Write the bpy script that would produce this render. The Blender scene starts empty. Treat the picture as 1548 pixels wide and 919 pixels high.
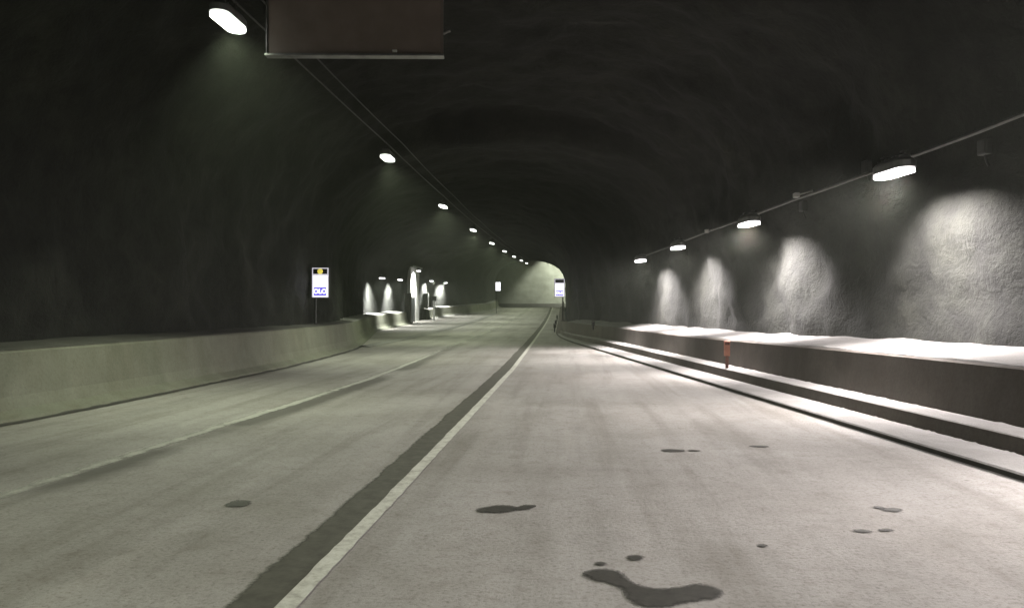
import bpy, bmesh, math, random
from mathutils import Vector, Matrix, noise
random.seed(7)
R = math.radians
sc = bpy.context.scene
COL = sc.collection

# ------------------------------------------------------------------ helpers
def lerp(a, b, t): return a + (b - a) * t
def sstep(a, b, x):
    t = min(1, max(0, (x - a) / (b - a))); return t * t * (3 - 2 * t)
def pl(pts, y):                                    # smooth polyline x(y)
    if y <= pts[0][0]: return pts[0][1]
    for (a, va), (b, vb) in zip(pts, pts[1:]):
        if y <= b:
            return lerp(va, vb, (y - a) / (b - a))
    return pts[-1][1]
def nz(x, y, z=0.0): return noise.noise((x, y, z))
def rise(y):                                       # sag curve of the road
    y = min(y, 97.0)
    return 0.00034 * max(0, y - 31) ** 2
def smax(a, b, k):                                 # smooth maximum
    h = max(k - abs(a - b), 0) / k
    return max(a, b) + h * h * k * 0.25
def kerb_r(y): return smax(4.75 - 0.1376 * y, -0.35, 0.9)
def wall_r(y): return kerb_r(y) + lerp(2.22, 0.72, sstep(27, 40, y))
LB = [(-40, -7.0), (0, -6.95), (8.9, -6.85), (12, -6.68), (17.8, -6.62), (22, -6.85), (25.5, -7.12), (28, -7.5), (44, -10.85), (47, -11.15), (57, -11.3), (72, -11.1), (86, -7.9), (130, -7.8)]
def kerb_l(y): return pl(LB, y)
LW = [(-40, -7.95), (8.9, -7.85), (17.8, -7.72), (23, -7.85), (26, -8.15), (28.2, -8.6), (44, -12.0), (48, -12.35), (57, -12.45), (72, -12.2), (86, -8.7), (130, -8.5)]
def wall_l(y): return pl(LW, y)
EDGE = [(-12, -1.36), (3.6, -1.335), (6, -1.30), (17.5, -1.18), (30, -1.24), (41.7, -1.30), (100, -1.30)]
DASH = [(-12, -4.6), (5.6, -4.32), (7.5, -4.24), (9.3, -4.16), (12, -4.02), (15, -3.94), (18, -3.94), (22, -4.03), (28, -4.2), (35, -4.32), (100, -4.4)]

def link(name, me, mat=None, parent=None, loc=None):
    o = bpy.data.objects.new(name, me); COL.objects.link(o)
    if mat is not None and me is not None: me.materials.append(mat)
    if parent is not None: o.parent = parent
    if loc is not None: o.location = loc
    return o
def from_bm(name, bm, mat, parent=None, smooth=False, loc=None):
    me = bpy.data.meshes.new(name); bmesh.ops.recalc_face_normals(bm, faces=bm.faces) if not smooth == 'keep' else None
    bm.to_mesh(me); bm.free()
    if smooth: me.polygons.foreach_set('use_smooth', [True] * len(me.polygons))
    return link(name, me, mat, parent, loc)
def grid_mesh(name, rows, mat, parent=None, smooth=True, flip=False):
    n = len(rows[0]); vs = [p for r in rows for p in r]; fs = []
    for i in range(len(rows) - 1):
        for j in range(n - 1):
            a = i * n + j
            f = (a, a + 1, a + n + 1, a + n)
            fs.append(f[::-1] if flip else f)
    me = bpy.data.meshes.new(name); me.from_pydata(vs, [], fs); me.update()
    if smooth: me.polygons.foreach_set('use_smooth', [True] * len(me.polygons))
    return link(name, me, mat, parent)
def box(bm, c, s, bev=0.0, rot=None):
    m = Matrix.Translation(c) @ (rot.to_4x4() if rot is not None else Matrix.Identity(4)) @ Matrix.Diagonal((s[0], s[1], s[2], 1))
    r = bmesh.ops.create_cube(bm, size=1, matrix=m)
    if bev > 0:
        es = list({e for v in r['verts'] for e in v.link_edges})
        bmesh.ops.bevel(bm, geom=es, offset=bev, segments=2, affect='EDGES', profile=0.5)
def tube(bm, pts, r, seg=8):
    prev = None; n = len(pts)
    for i, p in enumerate(pts):
        p = Vector(p)
        d = (Vector(pts[min(i + 1, n - 1)]) - Vector(pts[max(i - 1, 0)])).normalized()
        u = d.cross(Vector((0, 0, 1)));
        if u.length < 1e-3: u = d.cross(Vector((1, 0, 0)))
        u.normalize(); w = u.cross(d)
        ring = [bm.verts.new(p + r * (math.cos(2 * math.pi * k / seg) * u + math.sin(2 * math.pi * k / seg) * w)) for k in range(seg)]
        if prev:
            for k in range(seg): bm.faces.new((prev[k], prev[(k + 1) % seg], ring[(k + 1) % seg], ring[k]))
        else: bm.faces.new(ring[::-1])
        prev = ring
    bm.faces.new(prev)
def disc(bm, c, r, axis='Y', depth=0.01, seg=20):
    rot = Matrix.Rotation(R(90), 4, 'X') if axis == 'Y' else (Matrix.Rotation(R(90), 4, 'Y') if axis == 'X' else Matrix.Identity(4))
    bmesh.ops.create_cone(bm, cap_ends=True, segments=seg, radius1=r, radius2=r, depth=depth, matrix=Matrix.Translation(c) @ rot)
def oblong(bm, c, L, W, H, seg=8):
    """rounded-end slab, long axis along Y, extruded along Z (top edge rounded)"""
    pts = []
    r = W / 2
    for k in range(seg + 1):
        a = math.pi * k / seg; pts.append((r * math.cos(a), L / 2 - r + r * math.sin(a)))
    for k in range(seg + 1):
        a = math.pi + math.pi * k / seg; pts.append((r * math.cos(a), -L / 2 + r + r * math.sin(a)))
    lev = [(1.0, -H / 2), (1.0, H * 0.2), (0.86, H / 2)]
    rings = [[bm.verts.new((c[0] + x * s, c[1] + y * s, c[2] + z)) for x, y in pts] for s, z in lev]
    n = len(pts)
    for a, b in zip(rings, rings[1:]):
        for k in range(n): bm.faces.new((a[k], a[(k + 1) % n], b[(k + 1) % n], b[k]))
    bm.faces.new(rings[0][::-1]); bm.faces.new(rings[-1])
def tag(o, label=None, cat=None, group=None, kind=None):
    if label: o['label'] = label
    if cat: o['category'] = cat
    if group: o['group'] = group
    if kind: o['kind'] = kind
    return o
def thing(name, label, cat, loc=(0, 0, 0), rz=0, group=None):
    o = bpy.data.objects.new(name, None); COL.objects.link(o); o.empty_display_size = .2
    o.location = loc; o.rotation_euler = (0, 0, rz)
    return tag(o, label, cat, group)
def copy_tree(o, parent=None):
    c = o.copy(); COL.objects.link(c)
    if parent is not None: c.parent = parent
    for ch in list(o.children): copy_tree(ch, c)
    return c

# ------------------------------------------------------------------ materials
def newmat(name):
    m = bpy.data.materials.new(name); m.use_nodes = True
    nt = m.node_tree; nt.nodes.clear()
    out = nt.nodes.new('ShaderNodeOutputMaterial'); b = nt.nodes.new('ShaderNodeBsdfPrincipled')
    nt.links.new(b.outputs[0], out.inputs[0])
    return m, nt, b
def N(nt, t, **kw):
    n = nt.nodes.new(t)
    for k, v in kw.items():
        if k.startswith('_'): setattr(n, k[1:], v)
        else: n.inputs[k.replace('__', ' ')].default_value = v
    return n
def ramp(nt, fac, stops):
    n = nt.nodes.new('ShaderNodeValToRGB'); nt.links.new(fac, n.inputs[0]); e = n.color_ramp.elements
    while len(e) < len(stops): e.new(0.5)
    for k, (p, c) in enumerate(stops):
        e[k].position = p; e[k].color = (*c, 1) if len(c) == 3 else c
    return n.outputs[0]
def mixc(nt, fac, a, b, mode='MIX'):
    n = nt.nodes.new('ShaderNodeMix'); n.data_type = 'RGBA'; n.blend_type = mode
    for s, v in ((n.inputs[0], fac), (n.inputs[6], a), (n.inputs[7], b)):
        if isinstance(v, (int, float)): s.default_value = v
        elif isinstance(v, tuple): s.default_value = (*v, 1)
        else: nt.links.new(v, s)
    return n.outputs[2]
def coords(nt, scale=(1, 1, 1)):
    g = nt.nodes.new('ShaderNodeNewGeometry'); m = nt.nodes.new('ShaderNodeMapping'); m.inputs['Scale'].default_value = scale
    nt.links.new(g.outputs['Position'], m.inputs[0]); return m.outputs[0]
def noi(nt, co, scale, detail=4, rough=.55, dist=0):
    n = N(nt, 'ShaderNodeTexNoise', Scale=scale, Detail=detail, Roughness=rough, Distortion=dist); nt.links.new(co, n.inputs['Vector']); return n.outputs[0]
def bump(nt, b, h, strength, dist, prev=None):
    n = N(nt, 'ShaderNodeBump', Strength=strength, Distance=dist); nt.links.new(h, n.inputs['Height'])
    if prev is not None: nt.links.new(prev, n.inputs['Normal'])
    nt.links.new(n.outputs[0], b.inputs['Normal']); return n.outputs[0]
def simple(name, col, rough=.6, metal=0, var=.25, scale=6):
    m, nt, b = newmat(name); co = coords(nt)
    f = noi(nt, co, scale)
    nt.links.new(ramp(nt, f, [(.3, tuple(c * (1 - var) for c in col)), (.7, tuple(min(1, c * (1 + var)) for c in col))]), b.inputs['Base Color'])
    b.inputs['Roughness'].default_value = rough; b.inputs['Metallic'].default_value = metal
    return m
def emis(name, col, strength, base=(.8, .8, .8)):
    m, nt, b = newmat(name)
    b.inputs['Base Color'].default_value = (*base, 1); b.inputs['Emission Color'].default_value = (*col, 1); b.inputs['Emission Strength'].default_value = strength
    return m

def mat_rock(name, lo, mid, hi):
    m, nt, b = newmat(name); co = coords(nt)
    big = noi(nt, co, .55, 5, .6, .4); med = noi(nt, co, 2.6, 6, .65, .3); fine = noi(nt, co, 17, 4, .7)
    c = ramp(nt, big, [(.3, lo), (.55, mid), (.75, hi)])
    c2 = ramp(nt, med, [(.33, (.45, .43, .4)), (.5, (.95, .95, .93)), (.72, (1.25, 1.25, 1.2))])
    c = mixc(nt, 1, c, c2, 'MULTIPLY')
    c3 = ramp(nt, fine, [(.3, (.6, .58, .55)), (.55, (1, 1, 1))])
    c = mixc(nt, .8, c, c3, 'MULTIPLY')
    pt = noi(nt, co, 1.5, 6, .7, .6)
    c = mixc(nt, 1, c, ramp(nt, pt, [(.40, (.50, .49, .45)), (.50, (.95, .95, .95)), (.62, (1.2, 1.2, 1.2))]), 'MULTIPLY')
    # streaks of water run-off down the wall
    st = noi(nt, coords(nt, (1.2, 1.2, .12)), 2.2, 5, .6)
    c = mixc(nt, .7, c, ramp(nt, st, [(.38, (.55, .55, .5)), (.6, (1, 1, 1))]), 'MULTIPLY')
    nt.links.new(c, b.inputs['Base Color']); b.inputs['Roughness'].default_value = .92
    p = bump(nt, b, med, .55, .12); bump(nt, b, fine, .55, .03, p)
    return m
M = {}
def mat_conc(name, lo, hi, tint=(.8, .75, .7)):
    m, nt, b = newmat(name); co = coords(nt)
    f = noi(nt, co, 1.1, 5, .6, .5); f2 = noi(nt, co, 22, 4, .7); st = noi(nt, coords(nt, (1, 1, .3)), 2.5, 5, .65)
    c = ramp(nt, f, [(.3, lo), (.7, hi)])
    c = mixc(nt, .7, c, ramp(nt, st, [(.3, tint), (.6, (1, 1, 1)), (.8, (1.15, 1.15, 1.15))]), 'MULTIPLY')
    c = mixc(nt, .6, c, ramp(nt, f2, [(.3, (.7, .7, .7)), (.55, (1, 1, 1))]), 'MULTIPLY')
    nt.links.new(c, b.inputs['Base Color']); b.inputs['Roughness'].default_value = .88
    bump(nt, b, f2, .4, .012)
    return m
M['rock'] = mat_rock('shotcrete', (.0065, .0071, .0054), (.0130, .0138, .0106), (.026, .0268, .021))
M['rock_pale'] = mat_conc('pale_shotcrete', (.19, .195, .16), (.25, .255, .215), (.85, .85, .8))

def mat_road():
    m, nt, b = newmat('dusty_road'); co = coords(nt)
    at = nt.nodes.new('ShaderNodeAttribute'); at.attribute_name = 'wear'
    big = noi(nt, co, .35, 4, .55, .6)
    along = noi(nt, coords(nt, (1.6, .10, 1)), 1.5, 5, .6, .3)
    med = noi(nt, co, 1.7, 6, .62, .8); mid = noi(nt, co, 7.5, 5, .68, .5); fine = noi(nt, co, 34, 3, .7); gr = noi(nt, co, 130, 2, .6)
    c = ramp(nt, big, [(.25, (.25, .235, .215)), (.5, (.33, .315, .297)), (.75, (.40, .385, .37))])
    c = mixc(nt, .75, c, ramp(nt, along, [(.3, (.66, .64, .60)), (.5, (1, 1, 1)), (.75, (1.14, 1.12, 1.12))]), 'MULTIPLY')
    c = mixc(nt, .6, c, ramp(nt, med, [(.3, (.78, .77, .74)), (.52, (1, 1, 1)), (.72, (1.08, 1.08, 1.08))]), 'MULTIPLY')
    c = mixc(nt, .9, c, ramp(nt, mid, [(.28, (.78, .76, .73)), (.47, (.99, .99, .99)), (.72, (1.07, 1.07, 1.07))]), 'MULTIPLY')
    c = mixc(nt, .9, c, ramp(nt, fine, [(.28, (.6, .58, .54)), (.48, (1, 1, 1)), (.75, (1.1, 1.1, 1.1))]), 'MULTIPLY')
    c = mixc(nt, .5, c, ramp(nt, gr, [(.25, (.7, .7, .7)), (.5, (1, 1, 1)), (.8, (1.2, 1.2, 1.2))]), 'MULTIPLY')
    # small dark damp specks, clustered
    for sc_, thr, cl in ((3.2, .10, 1.1), (9.0, .13, .8)):
        v = N(nt, 'ShaderNodeTexVoronoi', Scale=sc_); v.inputs['Randomness'].default_value = 1
        w = nt.nodes.new('ShaderNodeMix'); w.data_type = 'VECTOR'; w.inputs[0].default_value = .035
        nz_ = N(nt, 'ShaderNodeTexNoise', Scale=11.0); nt.links.new(co, nz_.inputs['Vector'])
        nt.links.new(co, w.inputs[4]); nt.links.new(nz_.outputs['Color'], w.inputs[5]); nt.links.new(w.outputs[1], v.inputs['Vector'])
        sp = ramp(nt, v.outputs['Distance'], [(thr * .45, (1, 1, 1)), (thr, (0, 0, 0))])
        gate = ramp(nt, noi(nt, co, cl, 3, .6), [(.52, (0, 0, 0)), (.66, (.75, .75, .75))])
        c = mixc(nt, mixc(nt, 1, sp, gate, 'MULTIPLY'), c, (.10, .095, .085))
    # wear attribute: positive = darker asphalt tone, broken up by noise
    j = nt.nodes.new('ShaderNodeMath'); j.operation = 'MULTIPLY_ADD'
    nt.links.new(med, j.inputs[0]); j.inputs[1].default_value = 1.1; j.inputs[2].default_value = -.55
    k = nt.nodes.new('ShaderNodeMath'); k.operation = 'ADD'; nt.links.new(j.outputs[0], k.inputs[0]); nt.links.new(at.outputs['Fac'], k.inputs[1])
    f = ramp(nt, k.outputs[0], [(.12, (0, 0, 0)), (.9, (.85, .85, .85))])
    c = mixc(nt, f, c, (.105, .10, .088))
    nt.links.new(c, b.inputs['Base Color'])
    nt.links.new(ramp(nt, med, [(.3, (.72, .72, .72)), (.7, (.95, .95, .95))]), b.inputs['Roughness'])
    p = bump(nt, b, fine, .35, .012); bump(nt, b, gr, .3, .004, p)
    return m
M['road'] = mat_road()

def mat_paint():
    m, nt, b = newmat('worn_paint'); co = coords(nt)
    f = noi(nt, co, 7, 6, .7); f2 = noi(nt, co, 45, 3, .7)
    c = ramp(nt, f, [(.32, (.34, .33, .29)), (.5, (.56, .56, .50)), (.7, (.66, .66, .60))])
    c = mixc(nt, .7, c, ramp(nt, f2, [(.3, (.7, .68, .62)), (.5, (1, 1, 1))]), 'MULTIPLY')
    nt.links.new(c, b.inputs['Base Color']); b.inputs['Roughness'].default_value = .8
    bump(nt, b, f2, .3, .004)
    return m
M['paint'] = mat_paint()
def mat_worn():
    m, nt, b = newmat('dusty_paint'); co = coords(nt)
    f = noi(nt, co, 1.2, 6, .7); f2 = noi(nt, co, 30, 3, .7)
    c = ramp(nt, f, [(.3, (.38, .37, .34)), (.5, (.50, .49, .45)), (.68, (.58, .57, .53))])
    c = mixc(nt, .7, c, ramp(nt, f2, [(.3, (.75, .73, .7)), (.5, (1, 1, 1))]), 'MULTIPLY')
    nt.links.new(c, b.inputs['Base Color']); b.inputs['Roughness'].default_value = .85
    return m
M['worn'] = mat_worn()
M['conc_l'] = mat_conc('dusty_concrete', (.14, .147, .108), (.195, .20, .155))
M['conc_r'] = mat_conc('brown_concrete', (.082, .071, .062), (.132, .117, .103))
M['conc_dark'] = mat_conc('dark_concrete', (.05, .05, .043), (.09, .088, .078))  # dark tone for near barrier top, end barrier and pillars
M['gutter'] = mat_conc('dark_gutter_kerb_shade', (.035, .034, .028), (.06, .058, .048))
M['wet'] = mat_conc('damp_asphalt', (.075, .072, .058), (.105, .10, .082))
def mat_dust(nm='pale_dust', k=1.0):
    m, nt, b = newmat(nm); co = coords(nt)
    f = noi(nt, co, 2.5, 5, .6); f2 = noi(nt, co, 40, 4, .7)
    c = ramp(nt, f, [(.3, (.42 * k, .405 * k, .385 * k)), (.7, (.54 * k, .525 * k, .505 * k))])
    c = mixc(nt, .5, c, ramp(nt, f2, [(.3, (.75, .75, .75)), (.55, (1, 1, 1))]), 'MULTIPLY')
    nt.links.new(c, b.inputs['Base Color']); b.inputs['Roughness'].default_value = .95
    p = bump(nt, b, f, .4, .06); bump(nt, b, f2, .5, .012, p)
    return m
M['dust'] = mat_dust('pale_dust', .50); M['kdust'] = mat_dust('kerb_dust', .54)
def mat_soft(name, lo, hi, rough, sc_=16, gain=1.0):
    '''surface film whose rim thins out: attribute edge runs 0 at the rim to 1 inside, broken by noise'''
    m, nt, b = newmat(name); co = coords(nt)
    f = noi(nt, co, sc_, 5, .65); f2 = noi(nt, co, 60, 3, .6)
    nt.links.new(ramp(nt, f, [(.3, lo), (.7, hi)]), b.inputs['Base Color']); b.inputs['Roughness'].default_value = rough
    bump(nt, b, f2, .3, .003)
    at = nt.nodes.new('ShaderNodeAttribute'); at.attribute_name = 'edge'
    j = nt.nodes.new('ShaderNodeMath'); j.operation = 'MULTIPLY_ADD'; nt.links.new(f, j.inputs[0]); j.inputs[1].default_value = .9; j.inputs[2].default_value = -.45
    j2 = nt.nodes.new('ShaderNodeMath'); j2.operation = 'MULTIPLY_ADD'; nt.links.new(f2, j2.inputs[0]); j2.inputs[1].default_value = .5; nt.links.new(j.outputs[0], j2.inputs[2])
    k = nt.nodes.new('ShaderNodeMath'); k.operation = 'ADD'; nt.links.new(j2.outputs[0], k.inputs[0]); nt.links.new(at.outputs['Fac'], k.inputs[1])
    al = ramp(nt, k.outputs[0], [(.30, (0, 0, 0)), (.85, (gain, gain, gain))])
    t = nt.nodes.new('ShaderNodeBsdfTransparent'); mx = nt.nodes.new('ShaderNodeMixShader')
    nt.links.new(al, mx.inputs[0]); nt.links.new(t.outputs[0], mx.inputs[1]); nt.links.new(b.outputs[0], mx.inputs[2])
    nt.links.new(mx.outputs[0], nt.nodes['Material Output'].inputs[0])
    return m
M['stain'] = mat_soft('oil_stained_asphalt', (.036, .034, .029), (.07, .067, .057), .6, 14)
M['wet'] = mat_soft('damp_asphalt', (.065, .063, .050), (.12, .117, .095), .8, 9, .95)
M['worn'] = mat_soft('dusty_paint', (.40, .40, .36), (.55, .54, .49), .85, 5, .85)
M['metal'] = simple('grey_metal', (.30, .30, .30), .45, .6)
M['dark_metal'] = simple('dark_metal', (.06, .06, .058), .5, .3)
M['cable'] = simple('cable_steel', (.10, .10, .095), .5, .4)
M['signback'] = simple('brown_painted_metal', (.27, .22, .195), .5, .1, .12, 3)
M['white'] = simple('white_enamel', (.72, .72, .70), .5, 0, .08)
M['black'] = simple('black_plastic', (.015, .015, .016), .45)
M['orange'] = simple('faded_orange', (.60, .27, .19), .5, 0, .15)
M['red_brown'] = simple('rusty_stem', (.14, .055, .04), .7)
M['door'] = simple('dark_door', (.02, .023, .027), .5)
M['blue'] = emis('blue_backlit_film', (.16, .13, .72), 1.1, (.05, .05, .3))
M['face'] = emis('backlit_white_panel', (.93, .92, 1.0), 1.5)
M['face_hot'] = emis('backlit_white_bright', (.97, .97, 1.0), 2.6)
M['rim'] = emis('backlit_rim', (.75, .72, .82), .75)
M['greytext'] = emis('backlit_grey_print', (.45, .43, .55), .75)
M['amber'] = emis('amber_lamp', (.95, .80, .12), .75, (.6, .5, .1))
M['led_left'] = emis('lamp_glass_greenish', (.95, 1.0, .90), 4.5)
M['led_right'] = emis('lamp_glass_rosy', (1.0, .96, .97), 4.5)

# ------------------------------------------------------------------ road
def yrows(y0, y1, near, far, ysplit=30):
    ys = []; y = y0
    while y < y1:
        ys.append(y); y += near if y < ysplit else far
    ys.append(y1); return ys
ys = yrows(-14, 112, .14, .55, 28)
NX = 190
rows = []; wear = []
for y in ys:
    xl = min(kerb_l(y), -7.4) - .9 if y > 29 else kerb_l(y) - .5
    xr = kerb_r(y) + .4
    if y > 96.9: xl, xr = -30, 6
    r_ = []
    ex = pl(EDGE, y); dx = pl(DASH, y)
    for i in range(NX + 1):
        x = lerp(xl, xr, i / NX)
        r_.append((x, y, rise(y) + .006 * nz(x * .5, y * .5)))
        w = 0
        d = x - dx                                  # dark band to the right of the faded lane line
        w += 1.35 * sstep(.0, .12, d) * (1 - sstep(.15, .60, d)) * sstep(-.45, .35, nz(y * .33, 3) + .25 * sstep(9, 12, y)) * (1 - .7 * sstep(18, 26, y))
        w += .20 * math.exp(-((x - dx + 1.9) / .35) ** 2) + .16 * math.exp(-((x - dx + .55) / .3) ** 2)
        w += .16 * math.exp(-((x - (dx + 1.0)) / .35) ** 2) * sstep(15, 30, y) + .16 * math.exp(-((x - (dx + 2.35)) / .3) ** 2) * sstep(12, 28, y)
        # curved tracks of cars leaving the lay-by
        tx = .35 - .012 * (y - 3) ** 1.5 if y > 3 else .35
        for o_ in (0, 1.55):
            w += .15 * math.exp(-((x - tx - o_) / .2) ** 2) * (1 - sstep(14, 22, y))
        w -= .12 * sstep(.4, .0, abs(x - (dx - .35)))
        wear.append(w)
    rows.append(r_)
road = grid_mesh('road', rows, M['road'], flip=False)
tag(road, 'pale dusty tunnel road with dark damp patches', 'road', kind='structure')
a_ = road.data.attributes.new('wear', 'FLOAT', 'POINT'); a_.data.foreach_set('value', wear)

def strip(name, fx, w0, w1, y0, y1, z, mat, jag0=0, jag1=0, js=6, parent=road, step=.12, prof=((0, 1), (.5, 1), (1, 1)), fade=None):
    rs = []; y = y0; ed = []
    while y <= y1:
        x = fx(y)
        a = x + w0 + jag0 * nz(y * js, 7.3) + jag0 * .8 * nz(y * js * .25, 1.3); b = x + w1 + jag1 * nz(y * js, 2.1)
        rs.append([(lerp(a, b, t), y, rise(y) + z + .006 * nz(lerp(a, b, t) * .5, y * .5)) for t, e in prof])
        ed += [e * (fade(y) if fade else 1) for t, e in prof]
        y += step if y < 40 else step * 4
    o = grid_mesh(name, rs, mat, parent)
    at = o.data.attributes.new('edge', 'FLOAT', 'POINT'); at.data.foreach_set('value', ed)
    return o
ef = lambda y: pl(EDGE, y)
df = lambda y: pl(DASH, y)
strip('edge_line', ef, -.052, .052, -10, 96.8, .0085, M['paint'], .010, .010, 9)
strip('damp_strip', ef, -.33, -.056, -10, 96.8, .0045, M['wet'], .028, .004, 2.3, prof=((0, -.1), (.12, .35), (.28, 1), (.6, 1.1), (1, 1.1)))
strip('lane_line', df, -.13, .13, -10, 96.8, .006, M['worn'], .02, .02, 2, prof=((0, -.2), (.25, .5), (.5, .8), (.75, .5), (1, -.2)), fade=lambda y: .65 + .45 * nz(y * .35, 6) + .35 * sstep(7, 10, y) * (1 - sstep(17, 24, y)))
def stain(pts, k=1):
    n = len(pts); sm = []
    for i in range(n):                              # Catmull-Rom smoothing of the outline
        p0, p1, p2, p3 = (Vector(pts[(i + q) % n]) for q in (-1, 0, 1, 2))
        for t in (0, .33, .67):
            q = .5 * ((2 * p1) + (-p0 + p2) * t + (2 * p0 - 5 * p1 + 4 * p2 - p3) * t * t + (-p0 + 3 * p1 - 3 * p2 + p3) * t ** 3)
            sm.append(q)
    xs = [q.x for q in sm]; ys_ = [q.y for q in sm]; mg = .035
    st = max(.010, max(max(xs) - min(xs), max(ys_) - min(ys_)) / 70)
    nx_, ny_ = int((max(xs) - min(xs) + 2 * mg) / st) + 1, int((max(ys_) - min(ys_) + 2 * mg) / st) + 1
    segs = list(zip(sm, sm[1:] + sm[:1])); V = {}; vs = []; ed = []; fs = []
    ext = min(max(xs) - min(xs), max(ys_) - min(ys_)); wid = min(.042 * k + .012, .45 * ext); top_ = 1.2 if k == 1 else .8
    def sd(p):
        ins = False; dm = 1e9
        for a, b in segs:
            if (a.y > p.y) != (b.y > p.y) and p.x < (b.x - a.x) * (p.y - a.y) / (b.y - a.y) + a.x: ins = not ins
            ab = b - a; t = min(1, max(0, (p - a).dot(ab) / max(ab.length_squared, 1e-9))); dm = min(dm, (p - a - ab * t).length)
        return dm if ins else -dm
    for i in range(nx_ + 1):
        for j in range(ny_ + 1):
            p = Vector((min(xs) - mg + i * st, min(ys_) - mg + j * st)); d = sd(p)
            if d > -.033:
                V[i, j] = len(vs); vs.append((p.x, p.y, .0065 + .006 * nz(p.x * .5, p.y * .5))); ed.append(max(-.5, min(top_, .5 + d / wid * .5)))
    for (i, j) in V:
        q = [(i, j), (i + 1, j), (i + 1, j + 1), (i, j + 1)]
        if all(c in V for c in q): fs.append([V[c] for c in q])
    me = bpy.data.meshes.new('oil_stain'); me.from_pydata(vs, [], fs); me.update()
    at = me.attributes.new('edge', 'FLOAT', 'POINT'); at.data.foreach_set('value', ed)
    return link('oil_stain', me, M['stain'], road)
stain([(0.13, 4.16), (0.2, 4.23), (0.29, 4.2), (0.33, 4.08), (0.39, 3.99), (0.51, 3.95), (0.61, 3.98), (0.72, 4.03), (0.79, 3.96), (0.76, 3.88), (0.61, 3.81), (0.48, 3.74), (0.39, 3.75), (0.34, 3.83), (0.33, 3.93), (0.26, 4.04), (0.17, 4.09)])
stain([(-0.59, 5.45), (-0.44, 5.55), (-0.33, 5.49), (-0.27, 5.56), (-0.22, 5.55), (-0.26, 5.47), (-0.36, 5.43), (-0.45, 5.37), (-0.57, 5.38)])
def blob(x, y, a, b, th=0, n=9):
    return [(x + (a * math.cos(t) * math.cos(th) - b * math.sin(t) * math.sin(th)) * random.uniform(.75, 1.2), y + (a * math.cos(t) * math.sin(th) + b * math.sin(t) * math.cos(th)) * random.uniform(.75, 1.2)) for t in [2 * math.pi * k / n for k in range(n)]]
for x, y, a, b in ((1.1, 7.80, .12, .06), (1.32, 7.8, .06, .03), (-2.39, 5.47, .07, .09), (.42, 4.45, .04, .03), (.21, 4.33, .025, .02), (1.21, 4.72, .02, .02), (2.35, 5.62, .055, .04), (2.28, 5.68, .03, .03),
                   (1.93, 5.07, .05, .025), (2.10, 5.10, .04, .02), (2.05, 8.1, .09, .03)):
    stain(blob(x, y, a, b), .6)

# ------------------------------------------------------------------ tunnel vault
def section(y, n=150):
    xl, xr = wall_l(y), wall_r(y)
    zc = lerp(7.4, 6.62, sstep(22.6, 23.4, y))
    zc = lerp(zc, 6.7, sstep(38, 44, y)) if y < 60 else lerp(6.7, 5.95, sstep(72, 86, y))
    zs_l, zs_r = 2.9, lerp(3.9, 2.9, sstep(24, 40, y))
    if 22.6 < y < 30:                               # step in the lining where the bay ends
        pass
    cx, hw = (xl + xr) / 2, (xr - xl) / 2
    pts = []
    nv = n // 5; na = n - 2 * nv
    for k in range(nv): pts.append((xl, lerp(-.3, zs_l, k / nv), -1, 0))
    for k in range(na + 1):
        t = math.pi * (1 - k / na); c, s = math.cos(t), math.sin(t)
        e = 2 / 2.25
        x = cx + hw * math.copysign(abs(c) ** e, c); u = (k / na)
        zs = lerp(zs_l, zs_r, u); z = zs + (zc - zs) * abs(s) ** e
        pts.append((x, z, c, s))
    for k in range(nv): pts.append((xr, lerp(zs_r, -.3, (k + 1) / nv), 1, 0))
    return pts
rows = []
for y in yrows(-26, 97, .22, .6, 46):
    r_ = []
    for x, z, nx_, nz_ in section(y):
        p = Vector((x, y, z))
        d = .16 * noise.noise(p * .38) + .10 * noise.noise(p * .95 + Vector((9, 2, 1))) + .055 * noise.noise(p * 2.3) + .025 * noise.noise(p * 5)
        d += .10 * noise.noise(Vector((0, y * .16, z * .1)))
        amp = 1.0 if z > 1.3 else lerp(.35, 1, max(0, z) / 1.3)
        amp *= lerp(1.6, 1.1, sstep(20, 24, y))
        if y > 93: amp *= .3
        r_.append((x + d * nx_ * amp, y, z + rise(y) + d * nz_ * amp))
    rows.append(r_)
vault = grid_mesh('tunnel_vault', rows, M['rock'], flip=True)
tag(vault, 'dark rough shotcrete tunnel vault arching over the road and bays', 'tunnel')

# far junction hall: wall with an arched mouth, high vault, pale end wall
zf = rise(97)
bm = bmesh.new()
sec = [(x, z + zf) for x, z, a, b in section(97, 60)]
outer = []
x0, x1, z0, z1 = -32.0, 7.0, zf - .4, zf + 13
for x, z in sec:                                   # push each arch point out to the frame of the hall front
    cx, cz = -4.1, zf + 1
    dx_, dz_ = x - cx, z - cz
    t = min([(x1 - cx) / dx_ if dx_ > 1e-6 else 1e9, (x0 - cx) / dx_ if dx_ < -1e-6 else 1e9, (z1 - cz) / dz_ if dz_ > 1e-6 else 1e9, (z0 - cz) / dz_ if dz_ < -1e-6 else 1e9])
    outer.append((cx + dx_ * t, cz + dz_ * t))
va = [bm.verts.new((x, 97.02, z)) for x, z in sec]; vb = [bm.verts.new((x, 97.02, z)) for x, z in outer]
for k in range(len(sec) - 1): bm.faces.new((va[k], va[k + 1], vb[k + 1], vb[k]))
hall = thing('junction_hall', 'pale lit rock end wall seen through the far arch', 'tunnel hall', (0, 97, zf))
def adopt(o, p):
    o.parent = p; o.matrix_parent_inverse = Matrix.Translation(p.location).inverted(); return o
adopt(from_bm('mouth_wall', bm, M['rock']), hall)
rows = []
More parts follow.
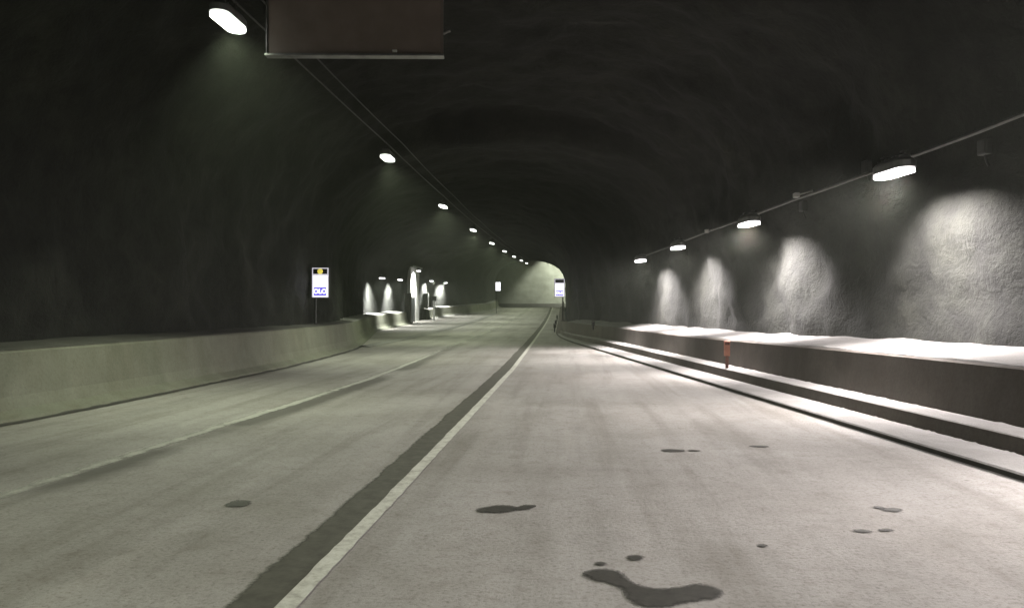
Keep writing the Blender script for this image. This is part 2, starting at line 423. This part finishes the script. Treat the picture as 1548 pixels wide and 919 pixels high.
for i in range(90):
    x = lerp(-32, 7, i / 89); r_ = []
    for k in range(70):
        t = k / 69
        if t < .55: y, z = 109.5, lerp(-.4, 8.0, t / .55)
        else:
            a = (t - .55) / .45 * math.pi / 2; y, z = 109.5 - 12.4 * math.sin(a) ** 1.4 if a else 109.5, 8 + 4.6 * math.sin(a) ** .8 if a else 8.0
        p = Vector((x, y, z)); d = .10 * noise.noise(p * .3) + .06 * noise.noise(p * .9) + .05 * noise.noise(p * 2.2)
        r_.append((x, y - d if z < 9 else y, z + zf + (d if z > 8 else 0)))
    rows.append(r_)
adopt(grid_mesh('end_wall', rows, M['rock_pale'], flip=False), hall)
rows = [[(7 + .2 * nz(y, z), y, z + zf) for z in [q * .7 - .4 for q in range(19)]] for y in [97 + .65 * q for q in range(20)]]
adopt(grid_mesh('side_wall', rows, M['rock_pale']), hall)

# ------------------------------------------------------------------ barriers
def sweep(name, fx, prof, y0, y1, mat, parent=None, jit=.0, step=.3, side=1, zjit=0, far=1.0):
    rs = []; y = y0
    while True:
        r_ = []
        for k, (o, z) in enumerate(prof(y)):
            j = jit * nz(y * 1.7, k * 3.1, side) + jit * .6 * nz(y * 6, k * 3.1, side)
            r_.append((fx(y) + side * o + j, y, rise(y) + z + zjit * (nz(y * .9, k * 1.7, 4) + .5 * nz(y * 4, k, 2))))
        rs.append(r_)
        if y >= y1: break
        y = min(y1, y + (step if y < 40 else step * 2))
    o = grid_mesh(name, rs, mat, parent, smooth=False, flip=(side < 0))
    return o
def close_prof(p): return p
# right barrier
rb = thing('bay_barrier', 'stepped brown concrete barrier along the right edge of the bay', 'barrier', (0, 0, 0))
def wsc(y): return lerp(1, .30, sstep(28, 39, y))
def hgt(y): return lerp(.83, .72, sstep(8, 22, y))
def dens(pts, n=3):                                # subdivide a profile so that jitter shows
    out = []
    for a, b in zip(pts, pts[1:]):
        for k in range(n): out.append((lerp(a[0], b[0], k / n), lerp(a[1], b[1], k / n)))
    return out + [pts[-1]]
sweep('kerb_face', kerb_r, lambda y: [(-.045, .004), (.0, .005), (.004, .045)], -20, 96.8, M['gutter'], rb, .006)  # near-black tone paints the shade on the low kerb face
sweep('footing', kerb_r, lambda y: [(.004, .045), (.60 * wsc(y), .045), (.605 * wsc(y) + .02, .215)], -20, 96.8, M['conc_r'], rb)
sweep('upper_wall', kerb_r, lambda y: [(.605 * wsc(y) + .02, .215), (1.03 * wsc(y) + .03, .215), (1.05 * wsc(y) + .05, hgt(y) - .02), (1.07 * wsc(y) + .06, hgt(y)), (1.25 * wsc(y) + .1, hgt(y)), (1.25 * wsc(y) + .1, .0)], -20, 96.8, M['conc_r'], rb)
d = sweep('kerb_dust', kerb_r, lambda y: [(.006, .044)] + [(lerp(.02, .60 * wsc(y) - .002, k / 7), .060 + .020 * math.sin(k / 7 * 3.14) + (.03 * max(0, nz(y * 21, 9)) * (1 - sstep(9, 14, y)) if k == 7 else 0)) for k in range(8)], -20, 40, M['kdust'], None, .0, .045, 1, .003)
tag(d, 'pale dust drift lying on the kerb at the barrier foot', 'dust', kind='stuff')
d = sweep('ledge_dust', kerb_r, lambda y: [(.622 * wsc(y) + .012, .214)] + [(lerp(.63 * wsc(y) + .02, 1.03 * wsc(y) + .02, k / 5), .226 + .012 * math.sin(k / 5 * 3.14) + (.03 * max(0, nz(y * 7, 5)) if k == 5 else 0)) for k in range(6)], -20, 38, M['kdust'], None, .0, .1, 1, .003)
tag(d, 'thin pale dust line on the low ledge of the barrier', 'dust', kind='stuff')
def bank(y):
    a = 1.085 * wsc(y) + .065; b = lerp(2.22, .72, sstep(27, 40, y)) + .25
    return [(a, hgt(y) + .004)] + [(lerp(a + .01, b, k / 9), hgt(y) + .02 + .17 * (k / 9) ** 1.4 + .05 * (k / 9) * nz(y * .7, 8)) for k in range(10)]
d = sweep('bank_dust', kerb_r, bank, -20, 38, M['dust'], None, .0, .2, 1, .018)
tag(d, 'bright white dust bank on top of the barrier below the rock wall', 'dust', kind='stuff')
# left barrier
lb = thing('wall_barrier', 'long low dusty grey concrete barrier along the left road edge', 'barrier', (0, 0, 0))
def lface(y): return [(.20, .05), (.30, .30), (.38, .86), (.42, .90), (.62, .91), (.62, 0)]
Y1, Y2 = 56.2, 65.2
for y0, y1 in ((-20, Y1), (Y2, 96.8)):
    sweep('barrier_wall', kerb_l, lface, y0, y1, M['conc_l'], lb, .006, .3, -1)
sweep('gutter', kerb_l, lambda y: [(-.06 - .03 * nz(y * 2, 5), .009), (-.0, .010), (.03, .03)], -20, 28.5, M['gutter'], lb, .02, .15, -1)
sweep('barrier_top', kerb_l, lambda y: [(.40, .895)] + [(lerp(.44, 1.35, k / 6), .915 + .08 * (k / 6)) for k in range(7)], -20, 29, M['conc_dark'], lb, .0, .25, -1, .012)
for y0, y1 in ((-20, Y1), (Y2, 96.8)):
    d = sweep('foot_dust', kerb_l, lambda y: [(.02, .02), (.05, .055), (.13, .09), (.235, .14), (.27, .20)], y0, y1, M['dust'] if y0 > 0 else M['conc_l'], None, .008, .2, -1, .008)
    tag(d, 'grey dust ridge along the foot of the left barrier' if y0 < 0 else 'pale dust ridge along the far left barrier', 'dust', kind='stuff')
    d = sweep('top_dust', kerb_l, lambda y: [(.40, .90)] + [(lerp(.44, 1.35, k / 6), .925 + .10 * (k / 6)) for k in range(7)], max(y0, 29), y1, M['dust'], None, .0, .25, -1, .015)
    tag(d, 'pale dust lying on top of the left bay barrier' if y0 < 0 else 'dust lying on top of the far left barrier', 'dust', kind='stuff')
eb = thing('end_barrier', 'dark low barrier across the foot of the far end wall', 'barrier', (0, 108.6, zf))
bm = bmesh.new(); box(bm, (-8, 0, .28), (30, .35, .56), .03); from_bm('barrier_wall', bm, M['conc_dark'], eb)
# dust berm on the road edge where the left bay opens
rs = []
for q in range(120):
    y = lerp(27.5, 88, q / 119); x = lerp(-7.35, -7.2, q / 119)
    rs.append([(x + o, y, rise(y) + .012 + h * (1 + .5 * nz(y * .8, o * 3))) for o, h in ((-.3, 0), (-.15, .035), (0, .05), (.15, .035), (.3, 0))])
d = grid_mesh('road_dust', rs, M['dust']); tag(d, 'low pale dust ridge between the road and the left bay', 'dust', kind='stuff')

# ------------------------------------------------------------------ lamps
def spot(name, parent, loc, rot, power, col, half, blend, soft=.12):
    l = bpy.data.lights.new(name, 'SPOT'); l.energy = power; l.color = col; l.spot_size = R(2 * half); l.spot_blend = blend; l.shadow_soft_size = soft
    o = bpy.data.objects.new(name, l); COL.objects.link(o); o.parent = parent; o.location = loc; o.rotation_euler = rot
    return o
def area(name, parent, loc, rot, power, col, L, W, spread):
    l = bpy.data.lights.new(name, 'AREA'); l.shape = 'RECTANGLE'; l.size = W; l.size_y = L; l.energy = power; l.color = col; l.spread = R(spread)
    o = bpy.data.objects.new(name, l); COL.objects.link(o); o.parent = parent; o.location = loc; o.rotation_euler = rot
    return o
def make_lamp(name, L, W, glass, power, col, half, blend, tilt, drop, cat='lamp', group=None, wide=None):
    root = thing(name, 'x', cat, group=group)       # root: the point where it hangs
    bm = bmesh.new(); oblong(bm, (0, 0, -drop), L, W, .13)
    for k in range(7): box(bm, (0, (k - 3) * L * .11, -drop + .085), (W * .6, .012, .05))
    h = from_bm('housing', bm, M['metal'], root)
    bm = bmesh.new(); oblong(bm, (0, 0, -drop - .095), L * .97, W * .95, .07); g = from_bm('diffuser', bm, glass, root)
    for s in (-1, 1):
        bm = bmesh.new(); tube(bm, [(0, s * L * .3, -drop + .05), (0, s * L * .3, .0)], .012)
        for v_ in bmesh.ops.create_cube(bm, size=1, matrix=Matrix.Translation((0, s * L * .3, .0)) @ Matrix.Diagonal((.06, .09, .02, 1)))['verts']: pass
        from_bm('bracket', bm, M['dark_metal'], root)
    if blend is None: area('lamp_beam', root, (0, 0, -drop - .15), (0, R(tilt), 0), power, col, L * .9, W * .8, half * 2)
    else: spot('lamp_beam', root, (0, 0, -drop - .16), (0, R(tilt), 0), power, col, half, blend)
    if wide and wide[3] is None: area('road_beam', root, (-.02, 0, -drop - .15), (0, R(wide[0]), 0), wide[1], col, L * .9, W * .8, wide[2] * 2)
    elif wide: spot('road_beam', root, (-.02, 0, -drop - .13), (0, R(wide[0]), 0), wide[1], col, wide[2], wide[3])
    return root
GL = (.90, 1.0, .72); GR = (1.0, .93, .92)
Lp = [(-4.92, -19, 5.68), (-4.95, -9.1, 5.68), (-4.96, .95, 5.70), (-4.97, 11.0, 5.71), (-4.91, 21.05, 5.65), (-4.87, 31.1, 5.62), (-4.81, 41.15, 5.66), (-4.73, 51.2, 5.79), (-4.64, 61.25, 5.99), (-4.52, 71.3, 6.23), (-4.38, 81.35, 6.48), (-4.29, 91.4, 6.78)]
Ll = ['ceiling lamp behind the viewer, third back from the overhead sign', 'ceiling lamp behind the viewer, second back from the overhead sign', 'ceiling lamp above the viewer, next before the overhead sign',
      'largest glowing ceiling lamp at the left edge of the overhead sign', 'glowing ceiling lamp hanging on the cables beyond the overhead sign', 'third glowing ceiling lamp of the row, above the bay mouth',
      'fourth glowing ceiling lamp of the row, counted from the overhead sign', 'fifth glowing ceiling lamp of the row, counted from the overhead sign', 'sixth ceiling lamp of the row, a small white dot',
      'ceiling lamp third from the far arch, a white dot', 'ceiling lamp second from the far arch, a white dot', 'smallest ceiling lamp, hanging nearest the far arch']
lampL = None
for p, t in zip(Lp, Ll):
    o = lampL = make_lamp('ceiling_lamp', .86, .30, M['led_left'], 1060, GL, 55, .6, -13, .30, group='row of ceiling lamps along the road') if lampL is None else None
    if o is None: pass
    break
for i, (p, t) in enumerate(zip(Lp, Ll)):
    o = lampL if i == 0 else copy_tree(lampL)
    if i >= 5:                                      # far lamps tilted, beams widened to brighten the left barrier and walls
        o.rotation_euler = (0, R(9), 0)
        for ch in o.children:
            if ch.type == 'LIGHT':
                if i == 5: wide_beam = ch.data.copy(); wide_beam.spot_size = R(134); wide_beam.energy *= 1.1
                ch.data = wide_beam
    o.location = (p[0], p[1], p[2] + .30 + .085); o['label'] = t
wr = math.atan(.1376)
Rp = [(7.15, -5.2, 3.55), (6.33, .6, 3.55), (5.58, 6.0, 3.5), (4.80, 11.4, 3.41), (4.05, 16.9, 3.28), (3.30, 22.15, 3.18), (2.68, 26.6, 3.08)]
Rl = ['wall lamp on the bay cable, behind the viewer', 'wall lamp on the bay cable, beside the viewer', 'wall lamp on the bay cable, just outside the right edge', 'largest glowing wall lamp at right above the widest pool of light', 'second largest wall lamp of the right bay, above the broad pool', 'third wall lamp of the right bay, beside the second smallest pool', 'smallest wall lamp at the far end of the right bay cable']
lampR = None
for i, (p, t) in enumerate(zip(Rp, Rl)):
    o = make_lamp('wall_lamp', .80, .27, M['led_right'], 440, GR, 57, None, -23, .16, group='wall lamps over the right bay', wide=(45, 265, 58, None)) if i == 0 else copy_tree(lampR)
    if i == 0: lampR = o
    q_ = .950; o.location = (p[0] * q_, p[1] * q_, 1.45 + (p[2] - 1.45) * q_ + .16 + .085); o.rotation_euler = (0, 0, wr); o['label'] = t
Bp = [(-11.45, 47.6, 3.32), (-11.5, 53.2, 3.42), (-11.65, 60.9, 4.42), (-11.6, 66.6, 3.80), (-11.35, 73.2, 3.85)]
Bl = ['first wall lamp of the left bay, nearest the near rock edge', 'second wall lamp of the left bay, just before the white shelter', 'lamp high above the white emergency shelter in the left bay', 'wall lamp of the left bay just past the white shelter', 'farthest wall lamp of the left bay, over its last pool']
for i, (p, t) in enumerate(zip(Bp, Bl)):
    if i == 0: o = lampB = make_lamp('bay_lamp', .80, .27, M['led_right'], 600, (.98, 1.0, .93), 49, None, 30, .16, group='wall lamps over the left bay', wide=(-42, 190, 60, None))
    else: o = copy_tree(lampB)
    o.location = (p[0], p[1], p[2] + .16 + .085); o['label'] = t
# hall lamps, high above the arch mouth
for i, (x, t) in enumerate(((.3, 'hall lamp high over the lit end wall, right'), (5.6, 'hall lamp high in the hall corner'))):
    if i == 0: o = lampH = make_lamp('hall_lamp', .9, .32, M['led_left'], 9500, (.95, 1.0, .86), 48, .4, 0, .3, group='lamps of the far hall')
    else: o = copy_tree(lampH)
    o.location = (x, 105.0, zf + 9.6); o.rotation_euler = (R(32), 0, 0); o['label'] = t

# ------------------------------------------------------------------ cables
def cable(name, label, pts, r, sag=0.03, mat='cable', n=8):
    out = []
    for a, b in zip(pts, pts[1:]):
        for k in range(n):
            t = k / n; out.append((lerp(a[0], b[0], t), lerp(a[1], b[1], t), lerp(a[2], b[2], t) - sag * 4 * t * (1 - t)))
    out.append(pts[-1]); bm = bmesh.new(); tube(bm, out, r, 8)
    return tag(from_bm(name, bm, M[mat], None, True), label, 'cable')
cable('cable', 'thin suspension cable carrying the ceiling lamps', [(p[0], p[1], p[2] + .385) for p in Lp] , .016, .02)
cable('cable', 'thin second cable running right of the ceiling lamps', [(p[0] + .42, p[1], p[2] + .40) for p in Lp], .014, .05)
CR = [(7.35, -5.2, 3.80), (6.53, .6, 3.80), (5.78, 6.0, 3.78), (5.32, 9.16, 3.69), (5.02, 11.29, 3.63), (4.82, 12.71, 3.58), (4.51, 14.93, 3.55), (3.78, 20.16, 3.44), (2.86, 26.76, 3.26)]
cable('cable_conduit', 'pale conduit sloping along the right wall above its lamps', CR, .03, .01)
cable('cable', 'thin cable crossing the ceiling from the left bay', [(-11.7, 63, 5.75), (-8.2, 61.5, 6.15), (-4.64, 61.25, 6.38)], .03, .05)
def jbox(p, label):
    o = thing('junction_box', label, 'junction box', p, wr, 'junction boxes on the right conduit')
    bm = bmesh.new(); box(bm, (0, 0, 0), (.09, .18, .20), .012); from_bm('case', bm, M['dark_metal'], o)
    bm = bmesh.new(); box(bm, (-.05, 0, 0), (.012, .14, .16), .004); from_bm('lid', bm, M['dark_metal'], o)
    bm = bmesh.new(); tube(bm, [(0, 0, -.10), (.02, 0, -.18), (.05, 0, -.24)], .014); from_bm('gland', bm, M['black'], o)
    return o
jbox((4.93, 12.72, 3.74), 'small grey box on the conduit left of the largest wall lamp')
jbox((5.33, 10.0, 3.48), 'small grey box under the conduit right of the largest wall lamp')
jbox((4.62, 15.0, 3.40), 'small grey box under the conduit near the second wall lamp')
for (x, y, z), t in (((4.36, 14.55, 3.55), 'pale block painted as a glint on the conduit between the two largest wall lamps'), ((3.72, 20.0, 3.43), 'pale block painted as a glint on the conduit beyond the second wall lamp')):
    bm = bmesh.new(); box(bm, (0, 0, 0), (.10, .14, .09), .015); tube(bm, [(0, 0, 0), (.3, 0, .08)], .015)  # white block on an arm, a conduit glint put into its colour
    tag(from_bm('conduit_glint', bm, M['white'], None, False, (x, y, z)), t, 'glint', 'painted glints on the right conduit')

# ------------------------------------------------------------------ overhead sign (seen from behind, unlit)
S = thing('overhead_sign', 'large dark brown sign panel hanging from the ceiling', 'sign', (-3.2, 11.55, 5.33), R(4.5))
bm = bmesh.new(); box(bm, (0, 0, .8), (2.66, .10, 1.58), .01); from_bm('panel', bm, M['signback'], S)
bm = bmesh.new(); box(bm, (0, -.02, -.005), (2.74, .16, .035), .006); from_bm('bottom_rail', bm, M['metal'], S)  # pale metal paints the lit bottom and left edges; right rail stays brown
bm = bmesh.new(); box(bm, (-1.345, -.01, .8), (.02, .13, 1.57), .005); from_bm('side_rail', bm, M['metal'], S)
bm = bmesh.new(); box(bm, (1.345, .01, .8), (.02, .10, 1.57), .005); from_bm('side_rail', bm, M['signback'], S)
for x in (-1, 1):
    bm = bmesh.new(); tube(bm, [(x, .12, .3), (x, .12, 2.6)], .035); from_bm('hanger', bm, M['dark_metal'], S)
bm = bmesh.new(); box(bm, (.62, -.085, .055), (.07, .05, .035), .006); from_bm('latch', bm, M['white'], S)
bm = bmesh.new(); tube(bm, [(1.36, 0, .35), (1.43, -.02, .38), (1.47, -.02, .39)], .02); from_bm('cable_gland', bm, M['metal'], S)

# ------------------------------------------------------------------ lit emergency signs
def text_mesh(s, size):
    c = bpy.data.curves.new('letters', 'FONT'); c.body = s; c.size = size; c.align_x = 'CENTER'; c.align_y = 'CENTER'; c.extrude = .003; c.offset = .006
    o = bpy.data.objects.new('letters', c); COL.objects.link(o); bpy.context.view_layer.update()
    me = bpy.data.meshes.new_from_object(o.evaluated_get(bpy.context.evaluated_depsgraph_get()))
    bpy.data.objects.remove(o); me.transform(Matrix.Rotation(R(90), 4, 'X')); return me
def lit_sign(label, loc, z0, rz=0, full=True, amber=True, pole_dx=-.2):
    """box sign; loc = centre of the box, z0 = foot of its pole"""
    o = thing('emergency_sign', label, 'sign', (loc[0], loc[1], z0), rz, 'backlit emergency signs')
    h = loc[2] - z0
    bm = bmesh.new(); box(bm, (0, .07, h), (.54, .16, .94), .015); from_bm('housing', bm, M['dark_metal'], o)
    bm = bmesh.new(); box(bm, (0, -.013, h), (.51, .012, .91), .004); from_bm('rim', bm, M['rim'], o)
    if full:
        bm = bmesh.new(); box(bm, (0, -.021, h - .11), (.45, .010, .65), .003); f = from_bm('face', bm, M['face'], o)
        bm = bmesh.new(); box(bm, (0, -.028, h + .02), (.37, .008, .24), .003); from_bm('bright_panel', bm, M['face_hot'], f)
        bm = bmesh.new()
        for k in range(9): box(bm, (-.17 + k * .042, -.028, h + .18), (.03, .006, .018))
        from_bm('small_print', bm, M['greytext'], f)
        bm = bmesh.new(); box(bm, (0, -.028, h - .275), (.39, .008, .26), .02); from_bm('blue_field', bm, M['blue'], f)
        me = text_mesh('OLO', .19); me.materials.append(M['face_hot']); q = link('lettering', me, None, f, (0, -.035, h - .275))
        bm = bmesh.new(); box(bm, (0, -.022, h + .345), (.44, .012, .16), .006); p = from_bm('signal_panel', bm, M['black'], o)
        if amber:
            bm = bmesh.new(); bmesh.ops.create_uvsphere(bm, u_segments=16, v_segments=10, radius=.085, matrix=Matrix.Translation((0, -.03, h + .345)) @ Matrix.Diagonal((1, .5, 1, 1))); from_bm('beacon', bm, M['amber'], p, True)
        else:
            for s in (-1, 1):
                bm = bmesh.new(); disc(bm, (s * .13, -.035, h + .34), .07, 'Y', .04); from_bm('beacon', bm, M['black'], p)
    else:
        bm = bmesh.new(); box(bm, (0, -.021, h), (.48, .010, .86), .003); from_bm('face', bm, M['face_hot'], o)
    bm = bmesh.new(); tube(bm, [(pole_dx, .16, 0), (pole_dx, .16, h + .3)], .035, 10); box(bm, (pole_dx, .16, .012), (.2, .2, .024), .004); from_bm('pole', bm, M['dark_metal'], o)
    return o
lit_sign('backlit sign with yellow beacon standing on the left barrier', (-7.46, 23.0, 2.22), .92, R(2))
lit_sign('backlit sign with dark beacons on the right before the far arch', (-.17, 39.0, 2.46), .74 + rise(39), 0, True, False, .16)
lit_sign('small plain white lit sign beyond the left bay', (-6.83, 80, 3.68), rise(80), 0, False)

# ------------------------------------------------------------------ marker posts
def marker(label, loc, h, w, top, stem, name='marker_post', group=None):
    o = thing(name, label, 'marker post', loc, wr, group)
    bm = bmesh.new(); box(bm, (0, 0, h * .23), (w * .5, .03, h * .46), .004); from_bm('stem', bm, stem, o)
    bm = bmesh.new(); box(bm, (0, -.002, h * .72), (w, .035, h * .54), .008); t = from_bm('reflector', bm, top, o)
    bm = bmesh.new(); box(bm, (0, -.023, h * .9), (w * .8, .012, h * .1), .003); from_bm('band', bm, M['red_brown'] if top is M['orange'] else M['metal'], t)
    return o
marker('small orange reflector post on the ledge of the right barrier', (3.30, 15.6, .225), .56, .12, M['orange'], M['red_brown'])
for (x, y), t in (((1.20, 30.5), 'small dark marker on the barrier end, right of the other far markers'), ((-.0, 43), 'small dark marker below the sign with dark beacons'), ((-.32, 50), 'small dark marker left of the sign with dark beacons'), ((-.28, 62), 'farthest small dark marker on the right roadside')):
    zz = .72 if y < 32 else .02
    marker(t, (x if y < 32 else kerb_r(y) - .12, y, rise(y) + (zz if y > 32 else .56)), (.5 if y > 32 else .36), .13, M['dark_metal'], M['dark_metal'], group='dark roadside markers')

# ------------------------------------------------------------------ left bay emergency shelter
zb = rise(60)
E_ = thing('emergency_shelter', 'tall white lit emergency shelter with a dark door in the left bay', 'shelter', (-11.6, 60.3, zb))
bm = bmesh.new(); box(bm, (-.72, 1.2, 2.1), (.5, 3.7, 4.6), .02); from_bm('cabin_wall', bm, M['white'], E_)
bm = bmesh.new(); box(bm, (-.60, 1.2, 4.46), (.8, 3.9, .12), .02); from_bm('roof', bm, M['metal'], E_)
bm = bmesh.new(); box(bm, (-.44, .2, 1.0), (.06, 1.5, 2.0), .01); dr = from_bm('door', bm, M['door'], E_)
bm = bmesh.new(); box(bm, (-.39, .8, 1.02), (.04, .05, .18), .008); from_bm('handle', bm, M['metal'], dr)
for y, t in ((56.5, 'dark concrete pillar on the near side of the white shelter'), (66.2, 'dark concrete pillar on the far side of the white shelter')):
    bm = bmesh.new(); box(bm, (0, 0, 1.15), (.42, .5, 2.3), .05); box(bm, (0, 0, .08), (.6, .7, .16), .03)
    tag(from_bm('concrete_pillar', bm, M['conc_dark'], None, False, (-11.6 if y < 60 else -12.0, y, rise(y))), t, 'pillar', 'pillars beside the shelter')
o = thing('sign_post', 'slim white post with a small dark plate past the shelter', 'sign post', (-10.95, 64.2, rise(64.2)))
bm = bmesh.new(); tube(bm, [(0, 0, 0), (0, 0, 1.7)], .07, 10); from_bm('post', bm, M['white'], o)
bm = bmesh.new(); box(bm, (0, -.03, 1.85), (.42, .04, .36), .01); from_bm('plate', bm, M['black'], o)

# ------------------------------------------------------------------ haze
bm = bmesh.new(); box(bm, (-12, 42, 7), (46, 142, 17))
m = bpy.data.materials.new('dusty_air'); m.cycles.homogeneous_volume = True; m.use_nodes = True; nt = m.node_tree; nt.nodes.clear()
out = nt.nodes.new('ShaderNodeOutputMaterial'); v = nt.nodes.new('ShaderNodeVolumePrincipled')
v.inputs['Color'].default_value = (.86, .93, .78, 1); v.inputs['Density'].default_value = .0022; v.inputs['Anisotropy'].default_value = .55
nt.links.new(v.outputs[0], out.inputs['Volume'])
tag(from_bm('haze', bm, m), 'thin dusty air hanging in the tunnel', 'haze', kind='stuff')

# ------------------------------------------------------------------ world, camera, render
w = bpy.data.worlds.new('World'); sc.world = w; w.use_nodes = True
bg = w.node_tree.nodes['Background']; bg.inputs[0].default_value = (.8, .9, .75, 1); bg.inputs[1].default_value = .03
cam = bpy.data.cameras.new('camera'); co = bpy.data.objects.new('camera', cam); COL.objects.link(co)
cam.sensor_width = 36; cam.lens = 36 * 1150 / 1548; cam.clip_end = 600; cam.clip_start = .05
co.location = (0, 0, 1.45); co.rotation_euler = (R(90) + math.atan(5.5 / 1150), 0, math.atan(77 / 1150))
sc.camera = co
sc.view_settings.view_transform = 'Standard'; sc.view_settings.look = 'None'; sc.view_settings.exposure = 0; sc.view_settings.gamma = 1
sc.render.engine = 'CYCLES'
cy = sc.cycles
cy.use_adaptive_sampling = True; cy.adaptive_threshold = .02; cy.use_denoising = True; cy.denoiser = 'OPENIMAGEDENOISE'
cy.max_bounces = 5; cy.diffuse_bounces = 2; cy.glossy_bounces = 2; cy.volume_bounces = 0; cy.transmission_bounces = 1
cy.sample_clamp_indirect = 4; cy.caustics_reflective = False; cy.caustics_refractive = False
